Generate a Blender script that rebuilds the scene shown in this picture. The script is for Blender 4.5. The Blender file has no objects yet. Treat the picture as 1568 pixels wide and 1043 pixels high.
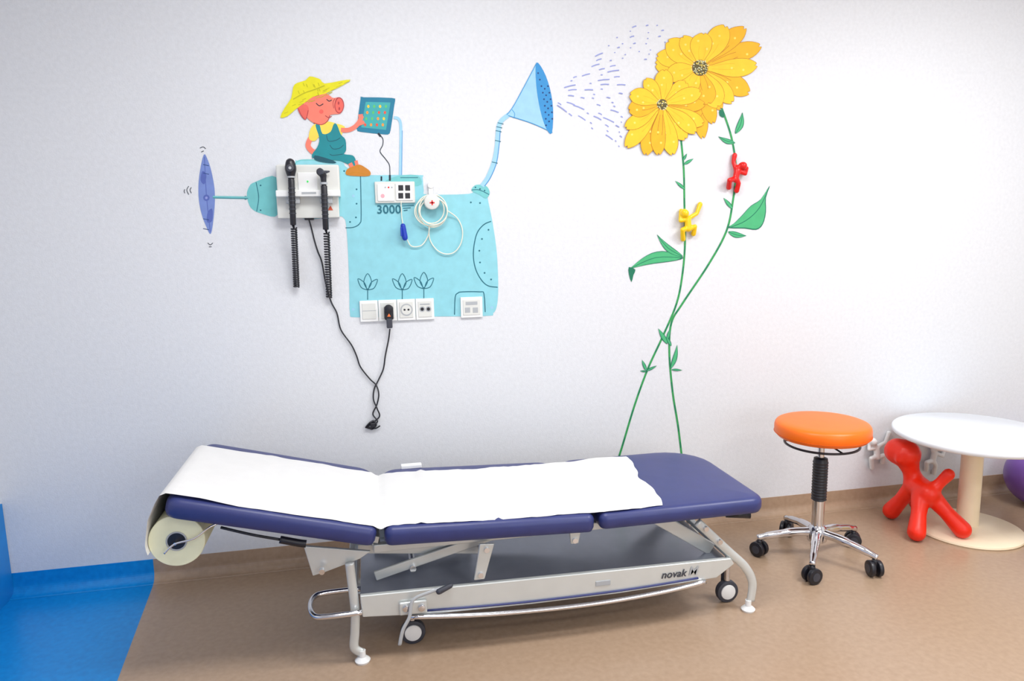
import bpy, bmesh, math, random
from mathutils import Vector, Matrix, noise
from mathutils.geometry import tessellate_polygon
random.seed(7)
scene = bpy.context.scene
try:
    scene.view_settings.view_transform = 'Standard'
    scene.view_settings.look = 'None'
except Exception:
    pass

# ------------------------------------------------------------------ survey pose
CAM = Vector((0.0, -3.31, 1.55))
TH = math.radians(11.4); PI_ = math.radians(9.0); ROLL = 0.018
SW, SF = 1568.0, 1100.0            # survey sheet width and focal length in sheet units
fwd = Vector((math.sin(TH)*math.cos(PI_), math.cos(TH)*math.cos(PI_), -math.sin(PI_)))
r0 = Vector((math.cos(TH), -math.sin(TH), 0)); u0 = r0.cross(fwd)
RR = (r0 - ROLL*u0).normalized(); UU = (u0 + ROLL*r0).normalized()

def ray(a, b):
    return fwd + RR*((a-784.0)/SF) - UU*((b-521.5)/SF)
def wp(a, b, y=0.0):
    """measured sheet point -> metres on a plane parallel to the back wall"""
    d = ray(a, b); t = (y-CAM.y)/d.y
    return CAM + d*t

# ------------------------------------------------------------------ materials
def lin(c):
    c = c/255.0
    return c/12.92 if c <= 0.04045 else ((c+0.055)/1.055)**2.4
MATS = {}
def mat(name, rgb, rough=0.5, metal=0.0, var=0.05, scale=18.0, bump=0.0, bscale=200.0, coat=0.0, spec=None, emit=0.0):
    if name in MATS: return MATS[name]
    m = bpy.data.materials.new(name); m.use_nodes = True
    nt = m.node_tree; bs = nt.nodes['Principled BSDF']
    tc = nt.nodes.new('ShaderNodeTexCoord'); nz = nt.nodes.new('ShaderNodeTexNoise')
    nz.inputs['Scale'].default_value = scale; nz.inputs['Detail'].default_value = 3
    nt.links.new(tc.outputs['Object'], nz.inputs['Vector'])
    cr = nt.nodes.new('ShaderNodeValToRGB')
    l = [lin(x) for x in rgb]
    cr.color_ramp.elements[0].position = 0.3; cr.color_ramp.elements[1].position = 0.7
    cr.color_ramp.elements[0].color = [min(1, x*(1-var)) for x in l]+[1]
    cr.color_ramp.elements[1].color = [min(1, x*(1+var)) for x in l]+[1]
    nt.links.new(nz.outputs['Fac'], cr.inputs['Fac'])
    nt.links.new(cr.outputs['Color'], bs.inputs['Base Color'])
    bs.inputs['Roughness'].default_value = rough; bs.inputs['Metallic'].default_value = metal
    if coat: bs.inputs['Coat Weight'].default_value = coat; bs.inputs['Coat Roughness'].default_value = 0.15
    if spec is not None: bs.inputs['Specular IOR Level'].default_value = spec
    if emit:
        nt.links.new(cr.outputs['Color'], bs.inputs['Emission Color']); bs.inputs['Emission Strength'].default_value = emit
    if bump:
        n2 = nt.nodes.new('ShaderNodeTexNoise'); n2.inputs['Scale'].default_value = bscale; n2.inputs['Detail'].default_value = 2
        nt.links.new(tc.outputs['Object'], n2.inputs['Vector'])
        b = nt.nodes.new('ShaderNodeBump'); b.inputs['Strength'].default_value = bump; b.inputs['Distance'].default_value = 0.002
        nt.links.new(n2.outputs['Fac'], b.inputs['Height']); nt.links.new(b.outputs['Normal'], bs.inputs['Normal'])
    MATS[name] = m; return m

M_wall = mat('wallpaper_white', (224, 226, 230), 0.75, var=0.03, scale=60, bump=0.4, bscale=160)
M_ceil = mat('ceiling_paint', (236, 236, 236), 0.8, var=0.01)
M_navy = mat('navy_vinyl', (50, 58, 114), 0.38, var=0.06, bump=0.1, bscale=300)
M_paper = mat('paper_white', (228, 227, 226), 0.8, var=0.015, bump=0.3, bscale=40)
M_cream = mat('roll_cream', (236, 236, 202), 0.8, var=0.03)
M_frame = mat('frame_enamel', (212, 216, 214), 0.28, metal=0.3, var=0.02)
M_tray = mat('tray_grey', (170, 176, 190), 0.25, metal=0.4, var=0.03)
M_chrome = mat('chrome', (220, 220, 224), 0.12, metal=1.0, var=0.02)
M_black = mat('black_plastic', (28, 28, 36), 0.35, var=0.1)
M_rubber = mat('grey_rubber', (60, 62, 72), 0.5, var=0.1)
M_white = mat('white_plastic', (240, 241, 240), 0.3, var=0.01)
M_offw = mat('offwhite_plastic', (222, 223, 218), 0.35, var=0.02)
M_gryp = mat('grey_plastic', (176, 180, 184), 0.4, var=0.03)
M_orange = mat('orange_vinyl', (254, 114, 0), 0.4, var=0.03, bump=0.1, bscale=300)
M_red = mat('red_plastic', (244, 40, 6), 0.4, var=0.04)
M_redh = mat('red_hook_plastic', (225, 20, 16), 0.3, var=0.04)
M_yelh = mat('yellow_hook_plastic', (250, 205, 14), 0.3, var=0.03)
M_tcream = mat('cream_enamel', (246, 230, 200), 0.3, var=0.02)
M_bluep = mat('blue_plastic', (20, 56, 175), 0.3, var=0.05)

# floor vinyl: brown field, blue field to the left of a straight welded seam
def floor_mat():
    m = bpy.data.materials.new('vinyl_floor'); m.use_nodes = True
    nt = m.node_tree; bs = nt.nodes['Principled BSDF']; N = nt.nodes.new; L = nt.links.new
    tc = N('ShaderNodeTexCoord'); sp = N('ShaderNodeSeparateXYZ'); L(tc.outputs['Object'], sp.inputs[0])
    ma = N('ShaderNodeMath'); ma.operation = 'MULTIPLY_ADD'
    L(sp.outputs['Y'], ma.inputs[0]); ma.inputs[1].default_value = 0.10; L(sp.outputs['X'], ma.inputs[2])
    gt = N('ShaderNodeMath'); gt.operation = 'GREATER_THAN'; L(ma.outputs[0], gt.inputs[0]); gt.inputs[1].default_value = -1.0
    nz = N('ShaderNodeTexNoise'); nz.inputs['Scale'].default_value = 45; nz.inputs['Detail'].default_value = 6; L(tc.outputs['Object'], nz.inputs['Vector'])
    def ramp(c0, c1):
        r = N('ShaderNodeValToRGB'); r.color_ramp.elements[0].position = .3; r.color_ramp.elements[1].position = .7
        r.color_ramp.elements[0].color = [lin(x) for x in c0]+[1]; r.color_ramp.elements[1].color = [lin(x) for x in c1]+[1]
        L(nz.outputs['Fac'], r.inputs['Fac']); return r
    br = ramp((168, 142, 118), (178, 152, 128)); bl = ramp((4, 130, 206), (14, 144, 220))
    mx = N('ShaderNodeMix'); mx.data_type = 'RGBA'
    L(gt.outputs[0], mx.inputs[0]); L(bl.outputs[0], mx.inputs[6]); L(br.outputs[0], mx.inputs[7])
    L(mx.outputs[2], bs.inputs['Base Color'])
    bs.inputs['Roughness'].default_value = 0.3
    b = N('ShaderNodeBump'); b.inputs['Strength'].default_value = .12; b.inputs['Distance'].default_value = .002
    n2 = N('ShaderNodeTexNoise'); n2.inputs['Scale'].default_value = 25; L(tc.outputs['Object'], n2.inputs['Vector'])
    L(n2.outputs['Fac'], b.inputs['Height']); L(b.outputs[0], bs.inputs['Normal'])
    return m
M_floor = floor_mat()

# ------------------------------------------------------------------ object helpers
def empty(name, loc):
    e = bpy.data.objects.new(name, None); e.location = loc; e.empty_display_size = 0.1
    scene.collection.objects.link(e); return e
def link(ob, parent):
    scene.collection.objects.link(ob)
    if parent is not None:
        ob.parent = parent; ob.matrix_parent_inverse = Matrix.Translation(-Vector(parent.location))
    return ob
def meshob(name, V, F, m, parent=None, smooth=False, midx=None):
    me = bpy.data.meshes.new(name); me.from_pydata([tuple(v) for v in V], [], F); me.update()
    ms = m if isinstance(m, list) else [m]
    for x in ms: me.materials.append(x)
    if midx: me.polygons.foreach_set('material_index', midx)
    bm = bmesh.new(); bm.from_mesh(me); bmesh.ops.recalc_face_normals(bm, faces=bm.faces); bm.to_mesh(me); bm.free()
    if smooth: me.polygons.foreach_set('use_smooth', [True]*len(me.polygons))
    return link(bpy.data.objects.new(name, me), parent)
def box(name, lo, hi, m, parent=None, bevel=0.0, M=None, seg=3):
    V = [(x, y, z) for x in (lo[0], hi[0]) for y in (lo[1], hi[1]) for z in (lo[2], hi[2])]
    if M is not None: V = [M @ Vector(v) for v in V]
    F = [(0, 1, 3, 2), (4, 6, 7, 5), (0, 4, 5, 1), (2, 3, 7, 6), (0, 2, 6, 4), (1, 5, 7, 3)]
    o = meshob(name, V, F, m, parent)
    if bevel:
        b = o.modifiers.new('b', 'BEVEL'); b.width = bevel; b.segments = seg; b.limit_method = 'ANGLE'
        o.data.polygons.foreach_set('use_smooth', [True]*len(o.data.polygons))
        w = o.modifiers.new('w', 'WEIGHTED_NORMAL')
    return o
def prism(name, outline, y0, y1, m, parent=None, bevel=0.0):
    """outline in (x,z), extruded along y"""
    n = len(outline)
    V = [(x, y0, z) for x, z in outline]+[(x, y1, z) for x, z in outline]
    F = [tuple(range(n)), tuple(range(2*n-1, n-1, -1))]+[(i, (i+1) % n, n+(i+1) % n, n+i) for i in range(n)]
    o = meshob(name, V, F, m, parent)
    if bevel:
        b = o.modifiers.new('b', 'BEVEL'); b.width = bevel; b.segments = 2; b.limit_method = 'ANGLE'
        o.modifiers.new('w', 'WEIGHTED_NORMAL')
    return o
def catmull(P, n=6, closed=False):
    P = [Vector(p) for p in P]; out = []; N = len(P)
    if N < 3: return P
    rng = N if closed else N-1
    for i in range(rng):
        if closed: a, b, c, d = P[(i-1) % N], P[i], P[(i+1) % N], P[(i+2) % N]
        else: a, b, c, d = P[max(i-1, 0)], P[i], P[i+1], P[min(i+2, N-1)]
        for k in range(n):
            t = k/n
            out.append(0.5*((2*b)+(c-a)*t+(2*a-5*b+4*c-d)*t*t+(3*b-a-3*c+d)*t**3))
    if not closed: out.append(P[-1])
    return out
def sweep(name, P, r, m, parent=None, seg=8, smoothn=6, closed=False, radii=None, flat=None):
    P = catmull(P, smoothn, closed) if smoothn else [Vector(p) for p in P]
    n = len(P); V = []; F = []
    T = []
    for i in range(n):
        if closed: t = P[(i+1) % n]-P[i-1]
        else: t = P[min(i+1, n-1)]-P[max(i-1, 0)]
        T.append(t.normalized() if t.length > 1e-9 else Vector((0, 0, 1)))
    up = Vector((0, 1, 0)) if abs(T[0].y) < .9 else Vector((1, 0, 0))
    nrm = (up - T[0]*up.dot(T[0])).normalized()
    for i in range(n):
        nrm = (nrm - T[i]*nrm.dot(T[i])).normalized(); bn = T[i].cross(nrm)
        rr = radii[min(int(i/max(1, n-1)*(len(radii)-1)+.5), len(radii)-1)] if radii else r
        for k in range(seg):
            an = 2*math.pi*k/seg
            fx = flat if flat else 1.0
            V.append(P[i]+nrm*math.cos(an)*rr*fx+bn*math.sin(an)*rr)
    for i in range(n if closed else n-1):
        j = (i+1) % n
        for k in range(seg):
            F.append((i*seg+k, i*seg+(k+1) % seg, j*seg+(k+1) % seg, j*seg+k))
    if not closed:
        F.append(tuple(range(seg-1, -1, -1))); F.append(tuple((n-1)*seg+k for k in range(seg)))
    return meshob(name, V, F, m, parent, True)
def lathe(name, prof, loc, m, parent=None, axis=Vector((0, 0, 1)), seg=48, midx=None, smooth=True):
    """prof list of (r, h) along axis from loc"""
    axis = Vector(axis).normalized(); q = Vector((0, 0, 1)).rotation_difference(axis); loc = Vector(loc)
    V = []; F = []; mi = []
    for r, h in prof:
        for k in range(seg):
            a = 2*math.pi*k/seg; V.append(loc+q @ Vector((max(r, 1e-5)*math.cos(a), max(r, 1e-5)*math.sin(a), h)))
    for i in range(len(prof)-1):
        for k in range(seg):
            F.append((i*seg+k, i*seg+(k+1) % seg, (i+1)*seg+(k+1) % seg, (i+1)*seg+k)); mi.append(midx[i] if midx else 0)
    F.append(tuple(range(seg-1, -1, -1))); mi.append(0); F.append(tuple((len(prof)-1)*seg+k for k in range(seg))); mi.append(0)
    o = meshob(name, V, F, m, parent, smooth, mi if midx else None)
    if smooth:
        e = o.modifiers.new('e', 'EDGE_SPLIT'); e.split_angle = math.radians(40)
    return o
def cyl(name, p0, p1, r, m, parent=None, r2=None, seg=24, bev=0.0):
    p0 = Vector(p0); p1 = Vector(p1); h = (p1-p0).length; r2 = r if r2 is None else r2
    if bev: prof = [(r-bev, 0), (r-bev*.3, bev*.3), (r, bev), (r2, h-bev), (r2-bev*.3, h-bev*.3), (r2-bev, h)]
    else: prof = [(r, 0), (r2, h)]
    return lathe(name, prof, p0, m, parent, p1-p0, seg)
def blob(name, caps, m, parent=None, voxel=0.006, smooth=6):
    """one continuous surface from tapered capsules [(p0,r0,p1,r1)]"""
    V = []; F = []
    for p0, ra, p1, rb in caps:
        p0 = Vector(p0); p1 = Vector(p1); K = max(2, int((p1-p0).length/(min(ra, rb)*.35))+1)
        for i in range(K+1):
            t = i/K; c = p0.lerp(p1, t); r = ra+(rb-ra)*t; b = len(V); S, R = 12, 7
            V.append(c+Vector((0, 0, r)))
            for j in range(1, R):
                ph = math.pi*j/R
                for k in range(S):
                    a = 2*math.pi*k/S; V.append(c+Vector((r*math.sin(ph)*math.cos(a), r*math.sin(ph)*math.sin(a), r*math.cos(ph))))
            V.append(c-Vector((0, 0, r))); e = len(V)-1
            for k in range(S):
                F.append((b, b+1+k, b+1+(k+1) % S)); F.append((e, b+1+(R-2)*S+(k+1) % S, b+1+(R-2)*S+k))
                for j in range(R-2):
                    F.append((b+1+j*S+k, b+1+(j+1)*S+k, b+1+(j+1)*S+(k+1) % S, b+1+j*S+(k+1) % S))
    o = meshob(name, V, F, m, parent, True)
    rm = o.modifiers.new('r', 'REMESH'); rm.mode = 'VOXEL'; rm.voxel_size = voxel; rm.use_smooth_shade = True
    s = o.modifiers.new('s', 'SMOOTH'); s.factor = .5; s.iterations = smooth
    return o
def wbox(name, a0, b0, a1, b1, yb, yf, m, parent=None, bevel=0.0):
    am, bmid = (a0+a1)/2, (b0+b1)/2
    x0 = wp(a0, bmid, yf).x; x1 = wp(a1, bmid, yf).x; z1 = wp(am, b0, yf).z; z0 = wp(am, b1, yf).z
    return box(name, (x0, yf, z0), (x1, yb, z1), m, parent, bevel)
def wcyl(name, a, b, rpx, yb, yf, m, parent=None, seg=24, bev=0.0):
    c = wp(a, b, yf); r = abs(wp(a+rpx, b, yf).x-c.x)
    return cyl(name, (c.x, yb, c.z), (c.x, yf, c.z), r, m, parent, seg=seg, bev=bev)

# ------------------------------------------------------------------ room
X0, X1, Y0, ZC = -1.575, 4.6, -5.4, 2.95
box('floor', (X0-.1, Y0-.1, -0.1), (X1+.1, 0.1, 0.0), M_floor)
box('ceiling', (X0-.1, Y0-.1, ZC), (X1+.1, .1, ZC+.1), M_ceil)
box('wall_back', (X0-.1, 0, 0), (X1+.1, .1, ZC), M_wall)
box('wall_left', (X0-.1, Y0, 0), (X0, 0, ZC), M_wall)
box('wall_right', (X1, Y0, 0), (X1+.1, 0, ZC), M_wall)
box('wall_front', (X0-.1, Y0-.1, 0), (X1+.1, Y0, ZC), M_wall)
prof = [(-.0, .10), (-.003, .10), (-.0035, .055)]+[(-.0035-.042*(1-math.cos(a)), .045-.042*math.sin(a)) for a in [i*math.pi/16 for i in range(9)]]+[(-.05, .0), (0, 0)]
V = []; F = []; n = len(prof)
for x in (X0, -1.0, X1):
    V += [(x, y, max(z, .0005)) for y, z in prof]
for s in range(2):
    for i in range(n): F.append((s*n+i, s*n+(i+1) % n, (s+1)*n+(i+1) % n, (s+1)*n+i))
meshob('baseboard_back', V, F, M_floor, None, False)
M_blue = mat('blue_vinyl_wall', (10, 132, 208), .45, var=.05)
box('baseboard_left', (X0, Y0, 0.0), (X0+.006, -.006, .42), M_blue)

# ------------------------------------------------------------------ camera
cd = bpy.data.cameras.new('camera'); cam = bpy.data.objects.new('camera', cd); scene.collection.objects.link(cam)
cd.sensor_width = 36; cd.lens = 36*SF/SW; cd.clip_start = .05
m = Matrix((RR, UU, -fwd)).transposed().to_4x4(); m.translation = CAM; cam.matrix_world = m
scene.camera = cam

# ------------------------------------------------------------------ lights
def area(name, loc, rot, sx, sy, e, col=(1, 1, 1)):
    l = bpy.data.lights.new(name, 'AREA'); l.shape = 'RECTANGLE'; l.size = sx; l.size_y = sy; l.energy = e; l.color = col
    o = bpy.data.objects.new(name, l); o.location = loc; o.rotation_euler = rot; scene.collection.objects.link(o); return o
M_panel = mat('light_panel', (255, 253, 250), .4, var=0, emit=1.5)
for i, (lx, ly, en) in enumerate([(0.35, -1.5, 35), (2.7, -1.7, 54), (0.1, -4.0, 12), (2.6, -4.0, 26)]):
    box('ceiling_light' + ('' if i == 0 else '.%03d' % i), (lx-.6, ly-.3, ZC-.02), (lx+.6, ly+.3, ZC), M_panel, None, .004)
    area('lamp_%d' % i, (lx, ly, ZC-.03), (0, 0, 0), 1.2, .6, en, (.99, .995, 1))
area('front_fill_light', (2.0, Y0+.05, 1.6), (math.radians(90), 0, 0), 2.8, 1.5, 30, (.93, .97, 1))  # added soft fill lamp behind the camera; the front wall has no window
w = bpy.data.worlds.new('world'); scene.world = w; w.use_nodes = True
w.node_tree.nodes['Background'].inputs[0].default_value = (.9, .95, 1, 1); w.node_tree.nodes['Background'].inputs[1].default_value = .5

# ------------------------------------------------------------------ mural
class Mural:
    def __init__(s, name, parent, base=0.0010, step=0.00003):
        s.name = name; s.parent = parent; s.V = []; s.F = []; s.mi = []; s.ms = []; s.y = base; s.step = step
    def _m(s, m):
        if m not in s.ms: s.ms.append(m)
        return s.ms.index(m)
    def poly(s, pts, m, smooth=4):
        P = [Vector((p[0], p[1], 0)) for p in pts]
        if smooth: P = catmull(P, smooth, True)
        tri = tessellate_polygon([P]); b = len(s.V)
        for p in P:
            q = wp(p.x, p.y, -s.y); s.V.append(q)
        k = s._m(m)
        for t in tri: s.F.append(tuple(b+i for i in t)); s.mi.append(k)
        s.y += s.step
    def line(s, pts, w, m, smooth=5, taper=False):
        P = [Vector((p[0], p[1], 0)) for p in pts]
        if smooth and len(P) > 2: P = catmull(P, smooth)
        n = len(P); b = len(s.V); k = s._m(m)
        for i in range(n):
            t = (P[min(i+1, n-1)]-P[max(i-1, 0)]); t = t.normalized() if t.length > 0 else Vector((1, 0, 0)); nn = Vector((-t.y, t.x, 0))
            ww = w/2*((1-.85*abs(2*i/(n-1)-1)) if taper else 1)
            for sg in (1, -1):
                q = P[i]+nn*ww*sg; s.V.append(wp(q.x, q.y, -s.y))
        for i in range(n-1): s.F.append((b+2*i, b+2*i+1, b+2*i+3, b+2*i+2)); s.mi.append(k)
        s.y += s.step
    def dot(s, a, b_, rx, m, ry=None, n=10):
        ry = ry or rx
        s.poly([(a+rx*math.cos(2*math.pi*i/n), b_+ry*math.sin(2*math.pi*i/n)) for i in range(n)], m, 0)
    def build(s):
        o = meshob(s.name, s.V, s.F, s.ms, s.parent, False, s.mi)
        return o
def P_(n, c, **k): return mat('paint_'+n, c, .65, var=k.get('var', .05), scale=25)
aq = P_('aqua', (142, 208, 220)); tealg = P_('teal_green', (116, 196, 198)); dteal = P_('dark_teal', (24, 104, 122))
lblue = P_('light_blue', (156, 204, 228)); mblue = P_('mid_blue', (54, 144, 206)); dblue = P_('deep_blue', (20, 60, 120))
slate = P_('slate', (118, 140, 202)); slate2 = P_('slate2', (86, 104, 178)); lav = P_('spray_blue', (146, 156, 216))
hat = P_('hat', (226, 218, 14)); hat2 = P_('hat_dark', (186, 180, 10)); pig = P_('pig', (242, 126, 106)); pigd = P_('pig_dark', (170, 56, 62)); pigs = P_('pig_snout', (230, 102, 90))
shirt = P_('shirt', (246, 214, 84)); over = P_('overall', (16, 134, 144)); overd = P_('overall_dark', (8, 80, 96)); shoe = P_('shoe', (198, 126, 34)); ink = P_('ink', (20, 35, 50))
pet = P_('petal', (255, 200, 40)); pet2 = P_('petal_shade', (246, 180, 24)); petd = P_('petal_line', (192, 126, 14)); petl = P_('petal_dot', (255, 220, 104)); seedc = P_('seed', (90, 80, 40)); seedl = P_('seed_light', (215, 215, 175))
grn = P_('leaf', (72, 178, 120)); grnd = P_('leaf_dark', (14, 116, 86)); stemg = P_('stem', (50, 154, 84))

E = empty('watering_can_mural', wp(640, 380))
mu = Mural('propeller', E)
mu.poly([(312, 237), (319, 247), (325, 268), (329, 295), (328, 325), (323, 358), (315, 345), (308, 325), (304, 300), (305, 270)], slate)
mu.poly([(310, 262), (316, 268), (313, 282), (307, 276)], slate2); mu.poly([(318, 325), (325, 320), (325, 338), (317, 340)], slate2)
mu.line([(313, 240), (316, 298), (322, 355)], 1.2, slate2); mu.dot(316, 303, 5, slate2); mu.dot(316, 303, 2, lav)
for c in (265, 335, 350, 252): mu.line([(311, c), (320, c+2)], 1, dblue)
for q in [[(306, 227), (311, 225), (315, 228)], [(308, 233), (312, 231)], [(318, 372), (322, 375), (326, 372)], [(320, 378), (324, 378)], [(289, 285), (286, 291), (289, 298)], [(293, 287), (291, 291), (293, 296)], [(283, 290), (282, 293), (283, 296)]]: mu.line(q, 1, ink)
mu.line([(326, 302), (380, 303)], 4, tealg); mu.line([(326, 303), (380, 304)], 1, dteal)
mu.build()
mu = Mural('machine_body', E)
mu.poly([(378, 300), (381, 287), (390, 279), (424, 272), (426, 328), (400, 327), (384, 318)], tealg)
mu.line([(392, 279), (396, 302), (393, 324)], 1.2, dteal); mu.dot(376, 303, 3, dteal); mu.dot(399, 284, 1.3, dteal); mu.dot(399, 322, 1.3, dteal)
mu.poly([(452, 252), (456, 247), (470, 245), (521, 246), (528, 254), (540, 262), (552, 268), (640, 268), (647, 272), (649, 292), (655, 298), (718, 297), (725, 292), (744, 298), (748, 310), (755, 345), (761, 390), (763, 440), (761, 468), (755, 480), (742, 484), (620, 485), (545, 486), (536, 480), (535, 450), (533, 390), (530, 345), (526, 334), (515, 331), (452, 331)], aq, 3)
mu.line([(452, 252), (456, 247), (470, 245), (521, 246)], 2, tealg)
mu.line([(529, 349), (542, 348), (551, 342), (553, 330), (552, 270)], 1.5, dteal)
for q in [(536, 340), (545, 333), (546, 312), (546, 290), (527, 262)]: mu.dot(q[0], q[1], 1.4, dteal)
arc = [(752, 339), (741, 344), (731, 356), (726, 375), (725, 395), (729, 414), (738, 430), (748, 438), (762, 440)]
mu.line(arc, 1.6, dteal)
for q in [(748, 352), (738, 366), (734, 384), (735, 402), (742, 418), (752, 428), (721, 310), (735, 311)]: mu.dot(q[0], q[1], 1.4, dteal)
mu.line([(696, 482), (697, 455), (701, 449), (708, 447), (735, 447), (741, 450), (743, 478)], 1.5, dteal, 3)
mu.poly([(592, 276), (612, 269), (636, 268), (645, 275), (640, 285), (592, 285)], tealg, 3)
for bx, by in [(563, 452), (616, 452), (649, 450)]:
    mu.line([(bx, by+7), (bx, by-10)], 1.3, dteal)
    for q in [[(bx, by-8), (bx-6, by-20), (bx, by-33), (bx+6, by-20)], [(bx-1, by-8), (bx-10, by-12), (bx-15, by-25), (bx-5, by-19)], [(bx+1, by-8), (bx+10, by-11), (bx+15, by-24), (bx+5, by-19)]]:
        mu.line(q+[q[0]], 1.2, dteal, 4)
mu.line([(613, 268), (614, 200), (611, 183), (603, 180)], 4.5, lblue); mu.line([(615, 268), (616, 200)], 1, mblue)
mu.line([(613, 272), (640, 272)], 1, dteal)
for q in [(541, 474), (753, 471), (541, 300)]: mu.dot(q[0], q[1], 2.2, lblue)
mu.poly([(722, 292), (727, 284), (736, 283), (746, 286), (750, 296), (744, 304), (734, 298)], tealg, 3)
mu.line([(722, 291), (734, 291), (749, 298)], 1.2, dteal)
for c in (728, 735, 742): mu.dot(c, 287+(c-728)*.35, 1.3, dteal)
mu.line([(738, 285), (747, 272), (756, 250), (761, 225), (763, 200), (767, 186), (780, 175)], 7, lblue); mu.line([(742, 285), (751, 272), (760, 250), (764, 225), (766, 200)], 1.2, mblue)
for q in [(757, 248), (762, 215), (763, 200), (764, 194), (766, 188)]: mu.line([(q[0]-4, q[1]), (q[0]+5, q[1]+2)], 1.2, dteal)
mu.poly([(776, 176), (786, 163), (803, 132), (821, 98), (836, 125), (846, 203), (815, 189), (788, 180)], lblue, 0)
mu.line([(776, 176), (786, 163), (803, 132), (821, 98)], 1.2, mblue); mu.line([(778, 177), (815, 189), (846, 203)], 1.2, mblue)
mu.line([(784, 168), (788, 174), (787, 181)], 1, mblue)
mu.poly([(821, 96), (832, 108), (842, 135), (847, 168), (845, 204), (836, 196), (827, 168), (821, 130)], mblue, 3)
for i in range(9):
    t = i/8; yy = 112+t*80; xx = 824+12*t+3*math.sin(t*3.1)
    for j in range(3 if 1 < i < 8 else 1): mu.dot(xx+j*5.0, yy+(j % 2)*4, 1.4, dblue)
mu.build()
mu = Mural('water_spray', E)
random.seed(11)
cells = []
for k in range(900):
    ang = math.radians(random.uniform(-42, 36)); rad = 18+200*math.sqrt(random.random())
    cx, cy = 836+rad*math.cos(ang), 150+rad*math.sin(ang)*.95
    if (cx > 952 and cy > 96) or cx > 1020 or cx < 850 or cy < 38: continue
    if any(abs(cx-a) < 15 and abs(cy-b) < 5.5 for a, b in cells): continue
    cells.append((cx, cy))
    ln = random.choice([3, 6, 9, 13, 18]) if rad < 120 else random.choice([1.5, 2, 4, 7])
    dx, dy = math.cos(ang*.8+.12), math.sin(ang*.8+.12)
    mu.line([(cx-dx*ln/2, cy-dy*ln/2), (cx, cy-.3), (cx+dx*ln/2, cy+dy*ln/2+.5)], 1.6, lav, 2)
mu.build()
def walltext(txt, a, b, size, m, parent, name, y=-.0035, ext=.0003):
    c = bpy.data.curves.new(name, 'FONT'); c.body = txt; c.size = size; c.extrude = ext; c.space_character = 1.05; c.offset = .0006
    o = bpy.data.objects.new(name, c); c.materials.append(m)
    o.location = wp(a, b, y); o.rotation_euler = (math.pi/2, 0, 0)
    return link(o, parent)
walltext('3000', 577, 327, .052, dteal, E, 'machine_number')
mu = Mural('speed_lines', E, .003)
for k, yy in enumerate((315.5, 319, 322.5)): mu.line([(616+k*1, yy), (634-k*5, yy-.8)], 1.3, dteal, 0)
mu.build()

E = empty('pig_farmer_mural', wp(505, 200))
mu = Mural('pig', E, .0036)
mu.line([(483, 204), (475, 213), (472, 224), (481, 233), (492, 228)], 8, pig)
mu.poly([(473, 212), (476, 196), (486, 188), (494, 192), (490, 206), (482, 216)], shirt, 3)
mu.poly([(484, 192), (500, 186), (516, 190), (523, 200), (521, 210), (500, 215), (486, 208)], shirt, 3)
mu.poly([(513, 190), (528, 194), (524, 204), (514, 204)], shirt, 3)
mu.line([(522, 199), (534, 199), (545, 193), (552, 183), (552, 175)], 7, pig); mu.line([(545, 192), (558, 187)], 5, pig); mu.line([(550, 184), (556, 178)], 4, pig)
mu.poly([(483, 192), (489, 190), (494, 205), (506, 202), (511, 190), (516, 191), (522, 206), (529, 214), (530, 230), (527, 236), (540, 238), (545, 246), (543, 254), (534, 252), (520, 246), (500, 244), (484, 238), (479, 243), (478, 236), (486, 225), (489, 212)], over, 3)
mu.poly([(482, 238), (505, 244), (515, 249), (505, 250), (484, 246)], overd, 3)
mu.line([(500, 207), (503, 216), (514, 215), (521, 211)], 1, overd); mu.line([(505, 222), (510, 228), (520, 227), (526, 222)], 1, overd); mu.line([(525, 236), (510, 238), (505, 236)], 1, overd)
mu.line([(536, 250), (542, 262)], 6, pig); mu.line([(545, 246), (548, 258)], 5, pig)
mu.poly([(531, 268), (531, 260), (540, 255), (550, 252), (560, 257), (567, 263), (566, 269), (553, 270)], shoe, 3)
mu.line([(531, 268), (545, 264), (566, 269)], 1, petd); mu.line([(548, 254), (550, 262)], 1, petd)
# head: round skull, muzzle that projects to a flat snout disc, hanging ear
mu.poly([(464, 168), (467, 153), (480, 144), (494, 141), (503, 145), (510, 150), (519, 149), (524, 153), (525, 166), (521, 174), (512, 175), (505, 177), (501, 186), (492, 191), (480, 188), (470, 180)], pig, 4)
mu.line([(505, 177), (501, 186), (492, 191), (480, 188)], 1.2, pigd)
mu.poly([(515, 151), (520, 149), (525, 153), (527, 162), (524, 171), (519, 174), (514, 170), (512, 161)], pigd, 3)
mu.poly([(516, 152.5), (520, 150.5), (524, 154), (525.8, 162), (523.3, 170), (519, 172.5), (515, 169), (513.3, 161)], pigs, 3)
mu.dot(518.5, 158, 1.3, pigd, 2.6); mu.dot(519.5, 166.5, 1.3, pigd, 2.6)
mu.line([(513, 151), (510, 157), (511, 166)], 1, pigd)
mu.line([(484, 158), (489, 162), (495, 159)], 1.4, ink); mu.line([(500, 152), (504, 155), (508, 153)], 1.4, ink)
mu.line([(498, 177), (503, 180), (508, 178)], 1.2, pigd); mu.dot(492, 171, 3.4, P_('cheek', (235, 96, 86)))
mu.poly([(456, 164), (468, 160), (473, 168), (468, 183), (460, 176)], pigs, 3); mu.line([(457, 166), (461, 176), (468, 183), (472, 169)], 1, pigd)
mu.poly([(429, 180), (436, 165), (446, 150), (449, 133), (455, 127), (468, 123), (474, 117), (484, 119), (491, 122), (497, 128), (520, 124), (537, 122), (526, 130), (510, 138), (497, 144), (480, 148), (467, 157), (452, 168), (440, 178)], hat, 2)
random.seed(3)
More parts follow.
